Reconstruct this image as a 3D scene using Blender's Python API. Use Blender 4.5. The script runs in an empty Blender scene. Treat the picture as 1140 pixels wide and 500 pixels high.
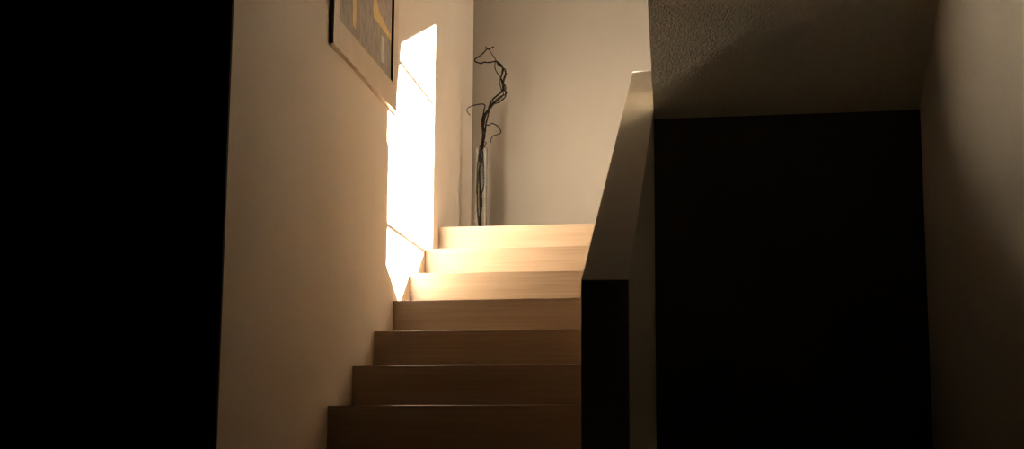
import bpy, bmesh, math, random
from mathutils import Vector

random.seed(7)
scene = bpy.context.scene
col = scene.collection

# ------------------------------------------------------------------ camera
EYE = 0.6857
cam_d = bpy.data.cameras.new('camera')
cam = bpy.data.objects.new('camera', cam_d)
col.objects.link(cam)
cam.location = (0, 0, EYE)
cam.rotation_euler = (math.pi / 2 + 0.1183, 0.0, 0.1156)
cam_d.sensor_width = 36.0
cam_d.lens = 36.0 * 1222.98 / 1140.0
cam_d.shift_x = -(641.9 - 570) / 1140.0
cam_d.shift_y = (357.0 - 250) / 1140.0
cam_d.clip_start = 0.02
scene.camera = cam

# ------------------------------------------------------------------ sky, sun
world = bpy.data.worlds.new('sky')
scene.world = world
world.use_nodes = True
wn = world.node_tree.nodes
bg = wn['Background']
bg.inputs['Color'].default_value = (1.0, 0.90, 0.78, 1)
bg.inputs['Strength'].default_value = 4.0

SA, SE = 0.415, 0.41            # the sun travels (-1, -SA, -SE)
sun_d = bpy.data.lights.new('sun', 'SUN')
sun_d.energy = 130.0
sun_d.angle = math.radians(0.53)
sun_d.color = (1.0, 0.93, 0.82)
sun = bpy.data.objects.new('sun', sun_d)
col.objects.link(sun)
sun.location = (8, 9, 8)
sun.rotation_euler = Vector((-1, -SA, -SE)).to_track_quat('-Z', 'Y').to_euler()

vs = scene.view_settings
vs.view_transform = 'Standard'
vs.look = 'None'
vs.gamma = 1.0
vs.use_curve_mapping = False
vs.exposure = 0.0
cy = scene.cycles
cy.max_bounces = 16
cy.diffuse_bounces = 12
cy.glossy_bounces = 6
cy.transmission_bounces = 8
cy.transparent_max_bounces = 12
cy.sample_clamp_indirect = 0.0
cy.use_denoising = True

# ------------------------------------------------------------------ materials
def material(name):
    m = bpy.data.materials.new(name)
    m.use_nodes = True
    return m, m.node_tree, m.node_tree.nodes['Principled BSDF']

def paint(name, colour, rough=0.85, relief=0.12, scale=260.0, vary=0.06):
    m, nt, b = material(name)
    N, L = nt.nodes, nt.links
    tc = N.new('ShaderNodeTexCoord')
    n1 = N.new('ShaderNodeTexNoise'); n1.inputs['Scale'].default_value = scale
    n1.inputs['Detail'].default_value = 3
    n2 = N.new('ShaderNodeTexNoise'); n2.inputs['Scale'].default_value = 3.0
    n2.inputs['Detail'].default_value = 5
    L.new(tc.outputs['Object'], n1.inputs['Vector'])
    L.new(tc.outputs['Object'], n2.inputs['Vector'])
    r = N.new('ShaderNodeValToRGB')
    r.color_ramp.elements[0].position = 0.3
    r.color_ramp.elements[1].position = 0.7
    r.color_ramp.elements[0].color = tuple(c * (1 - vary) for c in colour) + (1,)
    r.color_ramp.elements[1].color = tuple(colour) + (1,)
    L.new(n2.outputs['Fac'], r.inputs['Fac'])
    L.new(r.outputs['Color'], b.inputs['Base Color'])
    bp = N.new('ShaderNodeBump')
    bp.inputs['Strength'].default_value = relief
    bp.inputs['Distance'].default_value = 0.004
    L.new(n1.outputs['Fac'], bp.inputs['Height'])
    L.new(bp.outputs['Normal'], b.inputs['Normal'])
    b.inputs['Roughness'].default_value = rough
    b.inputs['Specular IOR Level'].default_value = 0.2
    return m

def wood(name, light, dark, rough=0.42):
    m, nt, b = material(name)
    N, L = nt.nodes, nt.links
    tc = N.new('ShaderNodeTexCoord')
    oi = N.new('ShaderNodeObjectInfo')
    off = N.new('ShaderNodeVectorMath'); off.operation = 'SCALE'
    off.inputs[0].default_value = (37.0, 11.0, 23.0)
    L.new(oi.outputs['Random'], off.inputs['Scale'])
    add = N.new('ShaderNodeVectorMath'); add.operation = 'ADD'
    L.new(tc.outputs['Object'], add.inputs[0]); L.new(off.outputs[0], add.inputs[1])
    mp = N.new('ShaderNodeMapping'); mp.inputs['Scale'].default_value = (1.6, 60, 60)
    L.new(add.outputs[0], mp.inputs['Vector'])
    g = N.new('ShaderNodeTexNoise'); g.inputs['Scale'].default_value = 1.6
    g.inputs['Detail'].default_value = 6; g.inputs['Roughness'].default_value = 0.6
    L.new(mp.outputs[0], g.inputs['Vector'])
    mp2 = N.new('ShaderNodeMapping'); mp2.inputs['Scale'].default_value = (0.7, 9, 9)
    L.new(add.outputs[0], mp2.inputs['Vector'])
    g2 = N.new('ShaderNodeTexNoise'); g2.inputs['Scale'].default_value = 1.5
    g2.inputs['Detail'].default_value = 3
    L.new(mp2.outputs[0], g2.inputs['Vector'])
    mix = N.new('ShaderNodeMath'); mix.operation = 'MULTIPLY_ADD'
    mix.inputs[1].default_value = 0.6
    L.new(g.outputs['Fac'], mix.inputs[0])
    half = N.new('ShaderNodeMath'); half.operation = 'MULTIPLY'; half.inputs[1].default_value = 0.4
    L.new(g2.outputs['Fac'], half.inputs[0]); L.new(half.outputs[0], mix.inputs[2])
    r = N.new('ShaderNodeValToRGB')
    r.color_ramp.elements[0].position = 0.33; r.color_ramp.elements[0].color = dark + (1,)
    r.color_ramp.elements[1].position = 0.62; r.color_ramp.elements[1].color = light + (1,)
    L.new(mix.outputs[0], r.inputs['Fac'])
    L.new(r.outputs['Color'], b.inputs['Base Color'])
    bp = N.new('ShaderNodeBump'); bp.inputs['Strength'].default_value = 0.08
    bp.inputs['Distance'].default_value = 0.002
    L.new(g.outputs['Fac'], bp.inputs['Height']); L.new(bp.outputs['Normal'], b.inputs['Normal'])
    b.inputs['Roughness'].default_value = rough
    return m

def mottled(name, a, b_, scale=30, rough=0.7):
    m, nt, b = material(name)
    N, L = nt.nodes, nt.links
    tc = N.new('ShaderNodeTexCoord')
    mp = N.new('ShaderNodeMapping'); mp.inputs['Scale'].default_value = (1, 2.2, 0.7)
    n = N.new('ShaderNodeTexNoise'); n.inputs['Scale'].default_value = scale
    n.inputs['Detail'].default_value = 6
    r = N.new('ShaderNodeValToRGB')
    r.color_ramp.elements[0].position = 0.35; r.color_ramp.elements[0].color = a + (1,)
    r.color_ramp.elements[1].position = 0.65; r.color_ramp.elements[1].color = b_ + (1,)
    L.new(tc.outputs['Object'], mp.inputs[0]); L.new(mp.outputs[0], n.inputs['Vector'])
    L.new(n.outputs['Fac'], r.inputs['Fac']); L.new(r.outputs['Color'], b.inputs['Base Color'])
    b.inputs['Roughness'].default_value = rough
    return m

def glass(name, tint=(0.96, 0.98, 0.96)):
    m, nt, b = material(name)
    b.inputs['Base Color'].default_value = tint + (1,)
    b.inputs['Roughness'].default_value = 0.02
    b.inputs['Transmission Weight'].default_value = 1.0
    b.inputs['IOR'].default_value = 1.45
    return m

def thin_pane(name):
    m, nt, b = material(name)
    N, L = nt.nodes, nt.links
    t = N.new('ShaderNodeBsdfTransparent'); t.inputs['Color'].default_value = (0.97, 0.98, 0.97, 1)
    g = N.new('ShaderNodeBsdfGlossy'); g.inputs['Roughness'].default_value = 0.02
    fr = N.new('ShaderNodeFresnel'); fr.inputs['IOR'].default_value = 1.3
    mx = N.new('ShaderNodeMixShader')
    L.new(fr.outputs[0], mx.inputs[0]); L.new(t.outputs[0], mx.inputs[1]); L.new(g.outputs[0], mx.inputs[2])
    L.new(mx.outputs[0], N['Material Output'].inputs['Surface'])
    N.remove(b)
    return m

M_WALL = paint('wall_paint', (0.76, 0.66, 0.55))
M_WHITE = paint('white_paint', (0.80, 0.74, 0.64))
M_FAR = paint('dimmed_far_paint', (0.365, 0.33, 0.29))  # colour darkened to hold down the bounce light on the far wall
M_CAP = paint('parapet_paint', (0.74, 0.67, 0.57))
M_ROUGH = paint('textured_paint', (0.85, 0.78, 0.67), relief=1.0, scale=120.0)
M_ROUGH.node_tree.nodes['Bump'].inputs['Distance'].default_value = 0.014
M_SHADE = paint('painted_shade', (0.05, 0.042, 0.035))  # near-black: the unlit shade of these walls is put into the colour
M_CEIL = paint('ceiling_paint', (0.46, 0.41, 0.35))
M_OAK = wood('oak', (0.36, 0.262, 0.182), (0.265, 0.182, 0.115))
M_DARK_SIDE = wood('bounce_cut_side', (0.22, 0.16, 0.11), (0.17, 0.12, 0.08))  # added for the parapet's hidden face, soaks up light bounced onto the steps
M_FLOOR = wood('dark_floor_wood', (0.06, 0.040, 0.025), (0.035, 0.022, 0.014))
M_PALE = wood('pale_frame_wood', (0.62, 0.50, 0.37), (0.54, 0.42, 0.30))
M_FRAME_SHADE = mottled('frame_edge_shade', (0.020, 0.015, 0.010), (0.035, 0.026, 0.018), 40)  # painted-in shade for the frame edges
M_GOLD = mottled('gold_lip', (0.50, 0.33, 0.12), (0.62, 0.44, 0.18), 60, 0.4)
M_CANVAS = mottled('canvas_grey', (0.27, 0.225, 0.18), (0.40, 0.345, 0.285), 22)
M_PINK = mottled('canvas_rose', (0.36, 0.27, 0.22), (0.50, 0.39, 0.33), 26)
M_OCHRE = mottled('canvas_ochre', (0.62, 0.42, 0.16), (0.78, 0.60, 0.30), 40)
M_OLIVE = mottled('canvas_olive', (0.30, 0.28, 0.13), (0.42, 0.40, 0.22), 60)
M_CHALK = mottled('canvas_chalk', (0.50, 0.47, 0.42), (0.66, 0.63, 0.57), 40)
M_TWIG = mottled('willow_bark', (0.006, 0.004, 0.003), (0.018, 0.012, 0.008), 90, 0.6)
M_TWIG.node_tree.nodes['Principled BSDF'].inputs['Specular IOR Level'].default_value = 0.08
M_GLASS = glass('clear_glass')
M_PANE = thin_pane('window_glass')
M_BAR = paint('window_white', (0.80, 0.79, 0.76), relief=0.0)

# ------------------------------------------------------------------ helpers
def obj(name, bm, mats, parent=None, smooth=False):
    bmesh.ops.recalc_face_normals(bm, faces=bm.faces)
    me = bpy.data.meshes.new(name)
    bm.to_mesh(me); bm.free()
    for m in (mats if isinstance(mats, (list, tuple)) else [mats]):
        me.materials.append(m)
    if smooth:
        for p in me.polygons:
            p.use_smooth = True
    o = bpy.data.objects.new(name, me)
    col.objects.link(o)
    o.parent = parent
    return o

def empty(name, loc=(0, 0, 0)):
    o = bpy.data.objects.new(name, None)
    o.empty_display_size = 0.1
    o.location = loc
    col.objects.link(o)
    return o

def tag(o, label, cat, group=None):
    o['label'] = label; o['category'] = cat
    if group:
        o['group'] = group
    return o

def struct(o, label=None, cat=None):
    o['kind'] = 'structure'
    if label:
        o['label'] = label
    if cat:
        o['category'] = cat
    return o

def add_box(bm, x0, x1, y0, y1, z0, z1):
    v = [bm.verts.new((x, y, z)) for x in (x0, x1) for y in (y0, y1) for z in (z0, z1)]
    for f in ((0, 1, 3, 2), (4, 6, 7, 5), (0, 4, 5, 1), (2, 3, 7, 6), (0, 2, 6, 4), (1, 5, 7, 3)):
        bm.faces.new([v[i] for i in f])

def add_prism(bm, poly, x0, x1, slant=(0.0, 0.0)):
    """poly in (y, z), extruded from x0 to x1; slant shifts y and z per unit of x"""
    a = [bm.verts.new((x0, y, z)) for y, z in poly]
    d = x1 - x0
    b = [bm.verts.new((x1, y + slant[0] * d, z + slant[1] * d)) for y, z in poly]
    bm.faces.new(a); bm.faces.new(b[::-1])
    n = len(poly)
    for i in range(n):
        j = (i + 1) % n
        bm.faces.new((a[i], a[j], b[j], b[i]))

def bevel(bm, w, seg=2):
    bmesh.ops.bevel(bm, geom=list(bm.edges), offset=w, segments=seg, affect='EDGES', profile=0.5)

def box_obj(name, mats, dims, parent=None, bev=0.0):
    bm = bmesh.new(); add_box(bm, *dims)
    if bev:
        bevel(bm, bev)
    return obj(name, bm, mats, parent)

# ------------------------------------------------------------------ measures
XL = -1.4068                    # stairwell wall on the left
XPL, XPR = -0.3266, -0.1966     # the sloped parapet between the two flights
XR = 0.90                       # wall on the right
YF = 6.506                      # far wall
G, R = 0.28, 0.171              # going and rise
Y1 = 2.88                       # first riser of the lower flight
NS = 11                         # rises to the landing
ZL = NS * R                     # landing level 1.881
YL = Y1 + (NS - 1) * G          # last riser, 5.68
S2 = 0.665                      # slope of the upper flight
PEND = 5.18                     # far end of the parapet
TOP = 6.0                       # ceiling of the stairwell
UP = ZL + 10 * R                # upper floor level, 3.591
YC = 3.055                      # corner where the hall opens to the left
YH = 2.93                       # the hall opens to the right of this corner
def soffit(y): return 2.456 - S2 * (y - 4.0)
def nosing2(y): return ZL + S2 * (5.43 - y)
def cap(y): return (0.4587 + EYE) + (R / G) * (y - 2.9154)

# ------------------------------------------------------------------ setting
struct(box_obj('floor', M_FLOOR, (-3.6, 2.2, -3.2, YF, -0.2, 0.0)))
bm = bmesh.new()
add_box(bm, XL, XPL, YL + 0.02, YF, ZL - 0.25, ZL)
add_box(bm, XPL, XR, YL + 0.02, YF, ZL - 0.25, ZL)
add_box(bm, XPR, XR, PEND, YL + 0.02, ZL - 0.25, ZL)
struct(obj('floor_landing', bm, M_OAK))
bm = bmesh.new()
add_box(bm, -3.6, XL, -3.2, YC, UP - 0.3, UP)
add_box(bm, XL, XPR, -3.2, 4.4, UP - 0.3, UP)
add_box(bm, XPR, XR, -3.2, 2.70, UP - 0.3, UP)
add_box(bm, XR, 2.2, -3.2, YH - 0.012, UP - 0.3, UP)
struct(obj('floor_upper', bm, M_SHADE))
struct(box_obj('ceiling', M_CEIL, (-3.8, 2.4, -3.4, YF + 0.2, TOP, TOP + 0.2)))
struct(box_obj('wall_left', M_WALL, (XL - 0.14, XL, YC + 0.012, YF, 0.0, TOP)),
       'smooth cream stairwell wall beside the steps', 'wall')
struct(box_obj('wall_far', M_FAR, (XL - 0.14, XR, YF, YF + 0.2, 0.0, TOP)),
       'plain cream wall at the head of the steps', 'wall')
struct(box_obj('wall_front', M_SHADE, (-3.6, XL, YC, YC + 0.012, 0.0, TOP)))
struct(box_obj('wall_hall', M_SHADE, (-3.8, -3.6, -3.2, YC + 0.14, 0.0, TOP)))
struct(box_obj('wall_back', M_SHADE, (-3.8, 2.4, -3.4, -3.2, 0.0, TOP)))

# right wall with an unseen window by the far corner, outline shaped for the sun patch
def sill(y): return 2.316 + 0.54 * (y - 6.0)  # sill raked to keep the sun off the treads
SILL = sill(5.665)
JN = 5.665
YW = YF - 0.003
bm = bmesh.new()
add_prism(bm, [(YH, 0.0), (YW, 0.0), (YW, sill(YW)), (JN, sill(JN)), (YH, sill(JN))], XR, XR + 0.1, (0, SE))
add_box(bm, XR, XR + 0.1, YH, JN, SILL, TOP)
SL = (SA, SE)
add_prism(bm, [(JN, 3.161), (5.772, 3.161), (5.835, 3.425), (5.862, 3.552), (5.862, TOP), (JN, TOP)], XR, XR + 0.1, SL)  # stepped piece added to keep the sun off the picture
add_prism(bm, [(5.862, 3.552), (YF + 0.12, 3.964), (YF + 0.12, TOP), (5.862, TOP)], XR, XR + 0.1, SL)
struct(obj('wall_right', bm, M_WHITE))
struct(box_obj('wall_hall_right', M_SHADE, (2.2, 2.4, -3.2, YH, 0.0, TOP)))
struct(box_obj('wall_front_right', M_SHADE, (XR, 2.4, YH - 0.012, YH, 0.0, TOP)))

win = struct(empty('window_1', (XR, 6.1, SILL)))
def part_at(o, parent):
    o.parent = parent
    o.matrix_parent_inverse = parent.matrix_world.inverted()
bpy.context.view_layer.update()
for zc in (3.475, 2.66):
    part_at(box_obj('glazing_bar', M_BAR, (XR + 0.03, XR + 0.055, JN, YW, zc - 0.0125, zc + 0.0125)), win)
part_at(box_obj('pane', M_PANE, (XR + 0.060, XR + 0.061, JN - 0.1, YW + 0.15, SILL, 4.1)), win)

# sloped parapet between the flights
bm = bmesh.new()
YE = 2.9154
add_prism(bm, [(YE, 0.0), (PEND, 0.0), (PEND, cap(PEND)), (YE, cap(YE))], XPL, XPR)
bevel(bm, 0.003, 2)
pw = obj('wall_parapet', bm, [M_CAP, M_DARK_SIDE])
for p in pw.data.polygons:        # dark face added on the unseen stair side to cut bounce light
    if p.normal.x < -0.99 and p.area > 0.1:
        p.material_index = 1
struct(pw, 'sloped solid parapet wall along the right of the steps', 'wall')
struct(box_obj('wall_spine', M_WALL, (XPL, XPR, PEND, YF, 0.0, ZL - 0.25)))

# wall under the upper flight; its deep shade is put into the paint
YU = 4.53
struct(box_obj('wall_under_flight', M_SHADE, (XPR, XR, YU, YU + 0.03, 0.0, soffit(YU + 0.03))),
       'wall under the sloping underside of the upper flight, its shade painted in near-black', 'wall')
# ------------------------------------------------------------------ lower flight
st = tag(empty('staircase', (XL, Y1, 0)),
         'oak staircase climbing between the cream wall and the sloped parapet', 'staircase')
bpy.context.view_layer.update()
def riser_mesh(h, x0, x1):
    bm = bmesh.new()
    add_box(bm, x0, x1, 0.0, 0.02, 0.0, h)
    bevel(bm, 0.0018, 2)
    return bm
def flight(parent, x0, x1, y0, z0, n, g, sign, mat, last_tread=True):
    bm = riser_mesh(R, x0, x1)
    if sign < 0:
        bmesh.ops.scale(bm, vec=(1, -1, 1), verts=bm.verts)
    first = obj('riser', bm, mat)
    first.location = (0, y0, z0)
    part_at(first, parent)
    bm = bmesh.new()
    add_box(bm, x0, x1, 0.0205, g - 0.0005, -0.03, -0.0002)
    if sign < 0:
        bmesh.ops.scale(bm, vec=(1, -1, 1), verts=bm.verts)
    tr = obj('tread', bm, mat)
    tr.location = (0, y0, z0 + R)
    part_at(tr, parent)
    for k in range(1, n):
        c = first.copy(); col.objects.link(c)
        c.location = (0, y0 + sign * k * g, z0 + k * R)
        if k < n - 1 or last_tread:
            c = tr.copy(); col.objects.link(c)
            c.location = (0, y0 + sign * k * g, z0 + (k + 1) * R)
flight(st, XL + 0.001, XPL - 0.001, Y1, 0.0, NS, G, 1, M_OAK, last_tread=False)

# ------------------------------------------------------------------ upper flight
st2 = tag(empty('staircase', (XR, 5.15, ZL)),
          'upper flight of steps overhead with textured sloping underside beside the right wall', 'staircase')
bpy.context.view_layer.update()
Y2 = 5.15
G2 = R / S2
yb = 4.0 + (2.456 - (ZL - 0.25)) / S2
yt = 4.0 + (2.456 - (UP - 0.3)) / S2
bm = bmesh.new()
add_prism(bm, [(yb, soffit(yb)), (yt, soffit(yt)), (yt, nosing2(yt)), (5.43, ZL), (5.43, ZL - 0.25)][::-1],
          XPR, XPR + 0.03)
part_at(obj('stringer', bm, M_ROUGH), st2)
bm = bmesh.new()
add_prism(bm, [(yb, soffit(yb)), (yt, soffit(yt)), (yt, soffit(yt) + 0.10), (yb, soffit(yb) + 0.10)], XPR + 0.03, XR)
part_at(obj('soffit', bm, M_ROUGH), st2)
flight(st2, XPR + 0.03, XR - 0.001, Y2, ZL, 9, G2, -1, M_OAK)

# ------------------------------------------------------------------ picture
FX = XL + 0.020                 # front of the frame
fy0, fy1, fz0, fz1 = 3.903, 4.772, 2.232, 3.40
FW, FH = 0.068, 0.115
pic = tag(empty('framed_picture', (XL, (fy0 + fy1) / 2, fz0)),
          'framed abstract picture in grey and ochre hanging on the cream stair wall', 'picture')
bpy.context.view_layer.update()
def frame_bar(y0, y1, z0, z1, name):
    bm = bmesh.new(); add_box(bm, XL + 0.0015, FX, y0, y1, z0, z1)
    bm.faces.ensure_lookup_table()
    o = obj(name, bm, [M_PALE, M_FRAME_SHADE])
    for p in o.data.polygons:      # shade of the camera-facing edges is put into their colour
        if abs(p.normal.x) < 0.5 and p.normal.y < -0.5:
            p.material_index = 1
    part_at(o, pic)
    return o
frame_bar(fy0, fy0 + FW, fz0, fz1, 'frame_side')
frame_bar(fy1 - FW, fy1, fz0, fz1, 'frame_side')
frame_bar(fy0 + FW, fy1 - FW, fz0, fz0 + FH, 'frame_rail')
frame_bar(fy0 + FW, fy1 - FW, fz1 - FH, fz1, 'frame_rail')
iy0, iy1, iz0, iz1 = fy0 + FW, fy1 - FW, fz0 + FH, fz1 - FH
for za in (iz0, iz1 - 0.007):
    part_at(box_obj('gilt_lip', M_GOLD, (XL + 0.010, FX - 0.002, iy0, iy1, za, za + 0.007)), pic)
bm = bmesh.new()
add_box(bm, XL + 0.002, XL + 0.008, iy0, iy1, iz0, iz1)
cv = obj('canvas', bm, M_CANVAS)
part_at(cv, pic)
def stroke(pts, mat, lift):       # raised oil paint, corner points in metres along and up the canvas
    bm = bmesh.new()
    add_prism(bm, [(3.967 + a, 2.310 + b) for a, b in pts], XL + 0.008, XL + 0.008 + lift)
    part_at(obj('paint_stroke', bm, mat), cv)
stroke([(0.540, 0.30), (0.56, 0.70), (0.725, 0.80), (0.735, 0.263)], M_PINK, 0.0004)
stroke([(0.170, 0.60), (0.222, 0.62), (0.232, 0.090), (0.190, 0.095)], M_OCHRE, 0.0006)
stroke([(0.440, 0.60), (0.485, 0.56), (0.50, 0.345), (0.545, 0.295), (0.728, 0.262), (0.735, 0.235), (0.662, 0.236), (0.462, 0.238)], M_OCHRE, 0.0008)
stroke([(0.581, 0.205), (0.630, 0.210), (0.640, 0.092), (0.589, 0.085)], M_CHALK, 0.0005)
stroke([(0.486, 0.213), (0.500, 0.215), (0.520, 0.14), (0.505, 0.13)], M_OLIVE, 0.0005)
stroke([(0.520, 0.222), (0.535, 0.225), (0.545, 0.14), (0.530, 0.14)], M_OLIVE, 0.0005)
stroke([(0.300, 0.60), (0.318, 0.62), (0.335, 0.26), (0.322, 0.25)], M_OLIVE, 0.0005)

# ------------------------------------------------------------------ vase and branches
VX, VY = -1.284, 6.20
VH, VR = 0.575, 0.036
bm = bmesh.new()
prof = [(0.0, 0.0), (VR, 0.0), (VR, VH), (VR - 0.004, VH), (VR - 0.004, 0.02), (0.0, 0.02)]
seg = 40
rings = []
for r_, z_ in prof:
    if r_ == 0:
        rings.append([bm.verts.new((VX, VY, ZL + z_))])
    else:
        rings.append([bm.verts.new((VX + r_ * math.cos(2 * math.pi * i / seg), VY + r_ * math.sin(2 * math.pi * i / seg), ZL + z_)) for i in range(seg)])
for a, b in zip(rings, rings[1:]):
    for i in range(seg):
        j = (i + 1) % seg
        if len(a) == 1: bm.faces.new((a[0], b[i], b[j]))
        elif len(b) == 1: bm.faces.new((a[i], a[j], b[0]))
        else: bm.faces.new((a[i], a[j], b[j], b[i]))
vase = tag(obj('glass_vase', bm, M_GLASS, smooth=False),
           'tall slim clear glass vase holding dark twigs on the landing', 'vase')

BX = -1.302                      # branch points are (x - BX, height above the landing)
def smooth_path(pts, n=4):
    out = []
    P = [pts[0]] + list(pts) + [pts[-1]]
    for i in range(1, len(P) - 2):
        p0, p1, p2, p3 = (Vector(q) for q in P[i - 1:i + 3])
        for k in range(n):
            t = k / n
            out.append(0.5 * ((2 * p1) + (p2 - p0) * t + (2 * p0 - 5 * p1 + 4 * p2 - p3) * t * t + (3 * p1 - p0 - 3 * p2 + p3) * t ** 3))
    out.append(Vector(P[-2]))
    return out
def tube(bm, pts, r0, r1, sides=7):
    path = smooth_path(pts)
    n = len(path)
    prev = None
    ref = Vector((0.0, 1.0, 0.0))
    for i, c in enumerate(path):
        t = (path[min(i + 1, n - 1)] - path[max(i - 1, 0)]).normalized()
        u = ref - t * ref.dot(t)
        if u.length < 1e-4:
            u = Vector((1, 0, 0))
        u.normalize(); ref = u
        v = t.cross(u)
        r = 1.75 * (r0 + (r1 - r0) * i / (n - 1)) * (1 + 0.14 * math.sin(i * 1.9))
        ring = [bm.verts.new(c + r * (math.cos(2 * math.pi * k / sides) * u + math.sin(2 * math.pi * k / sides) * v)) for k in range(sides)]
        if prev:
            for k in range(sides):
                bm.faces.new((prev[k], prev[(k + 1) % sides], ring[(k + 1) % sides], ring[k]))
        else:
            bm.faces.new(ring[::-1])
        prev = ring
    bm.faces.new(prev)
def spread(pts, phase, amp, y_end=0.0):
    """give a path its depth: the twigs wind round each other and stay inside the vase below its rim"""
    out = []
    n = len(pts)
    for i, (a, h) in enumerate(pts):
        k = 1.0 if h > 0.62 else 0.25
        y = VY + k * amp * math.sin(phase + h * 11.0)
        x = BX + a
        if h < VH + 0.02:                       # inside the glass
            x = VX + max(-0.022, min(0.022, x - VX)); y = VY + max(-0.018, min(0.018, y - VY))
        out.append((x, y, ZL + h))
    return out
LOOP = [(0.081,1.206),(0.055,1.193),(0.036,1.19),(0.028,1.175),(0.002,1.149),(-0.025,1.129),(-0.028,1.112),(-0.013,1.102),(0.014,1.093),(0.025,1.102),(0.059,1.098),(0.097,1.104),(0.116,1.094),(0.139,1.07),(0.143,1.042),(0.139,1.004),(0.136,0.989),(0.144,0.958),(0.151,0.927),(0.136,0.904),(0.118,0.891),(0.088,0.869),(0.069,0.843),(0.054,0.809),(0.032,0.787),(0.021,0.749),(0.017,0.703),(0.022,0.642),(0.018,0.589)]
STRAIGHT = [(0.032,1.202),(0.051,1.186),(0.089,1.13),(0.101,1.106),(0.135,1.074),(0.151,1.046),(0.158,1.034),(0.151,1.004),(0.147,0.973),(0.161,0.942),(0.159,0.911),(0.163,0.881),(0.141,0.855),(0.118,0.841),(0.095,0.834),(0.08,0.815),(0.058,0.786),(0.04,0.748),(0.032,0.702),(0.037,0.657),(0.029,0.611),(0.026,0.573)]
INNER = [(0.097,1.104),(0.093,1.083),(0.094,1.06),(0.117,1.02),(0.136,0.993),(0.147,0.95),(0.14,0.919),(0.14,0.905),(0.125,0.883),(0.095,0.857),(0.065,0.824),(0.047,0.794),(0.028,0.756),(0.025,0.703),(0.033,0.649),(0.022,0.604)]
OUTER = [(0.105,1.102),(0.116,1.074),(0.139,1.058),(0.162,1.042),(0.155,1.011),(0.143,0.981),(0.14,0.942),(0.161,0.919),(0.155,0.905),(0.125,0.894),(0.08,0.861),(0.058,0.828),(0.054,0.801),(0.047,0.763),(0.04,0.717),(0.04,0.672),(0.026,0.626)]
LEFT = [(-0.052,0.778),(-0.069,0.802),(-0.071,0.821),(-0.048,0.836),(-0.011,0.846),(0.023,0.848),(0.036,0.836),(0.031,0.806),(0.028,0.779),(0.019,0.733)]
RIGHT = [(0.075,0.606),(0.078,0.628),(0.089,0.647),(0.112,0.654),(0.133,0.665),(0.127,0.691),(0.104,0.715),(0.077,0.728),(0.062,0.717),(0.044,0.717),(0.035,0.687)]
CURL = [(0.03,0.596),(0.033,0.615),(0.046,0.609),(0.052,0.591),(0.041,0.579),(0.032,0.59),(0.033,0.607)]
IN1 = [(0.014,0.585),(0.012,0.554),(0.01,0.512),(0.018,0.481),(0.009,0.44),(0.013,0.297),(0.016,0.113)]
IN2 = [(0.022,0.584),(0.031,0.471),(0.035,0.347),(0.02,0.297),(0.025,0.246),(0.016,0.174),(0.014,0.114)]
IN3 = [(0.01,0.543),(-0.005,0.482),(-0.009,0.4),(-0.006,0.349),(-0.012,0.308),(0.0,0.195),(0.011,0.114)]
LEAF = [(0.012,0.559),(0.006,0.533),(0.009,0.507),(0.017,0.49),(0.021,0.502),(0.014,0.533)]
def drop(pts, foot=(0.016, 0.03)):
    return list(pts) + [foot]
def branch(pts, phase, amp, r0, r1, label):
    bm = bmesh.new()
    tube(bm, spread(pts, phase, amp), r0, r1)
    return tag(obj('willow_branch', bm, M_TWIG, smooth=True), label, 'branch', 'curly willow branches in the glass vase')
def twig(parent, pts, phase, amp, r0, r1):
    bm = bmesh.new()
    tube(bm, spread(pts, phase, amp), r0, r1)
    return obj('twig', bm, M_TWIG, parent, smooth=True)
b1 = branch(LOOP + drop(IN1), 0.4, 0.030, 0.0020, 0.0034, 'tallest dark curly branch, its tip bent into a loop above the glass vase')
b2 = branch(STRAIGHT + drop(IN2, (0.020, 0.03)), 2.1, 0.030, 0.0012, 0.0032, 'dark curly branch with a straight thin tip crossing the loop')
b3 = branch(INNER + drop(IN3, (0.012, 0.03)), 3.6, 0.028, 0.0013, 0.0032, 'dark curly branch on the inner left side of the twisted bunch, with a left tendril')
b4 = branch(OUTER + drop(IN1[1:], (0.010, 0.03)), 5.0, 0.028, 0.0014, 0.0032, 'dark curly branch on the outer right side of the twisted bunch, with a right tendril')
MIDDLE = [(a + 0.012 * math.sin(17 * h + 1.0), h - 0.012) for a, h in LOOP[11:]]
b5 = branch(MIDDLE + drop(IN3[1:], (0.022, 0.03)), 1.2, 0.034, 0.0014, 0.0030, 'shorter dark curly branch wound through the middle of the twisted bunch')
twig(b3, LEFT, 3.6, 0.02, 0.0013, 0.0022)
twig(b4, RIGHT, 5.0, 0.02, 0.0013, 0.0022)
twig(b4, CURL, 5.0, 0.01, 0.0016, 0.0020)
twig(b2, LEAF, 2.1, 0.01, 0.0012, 0.0030)
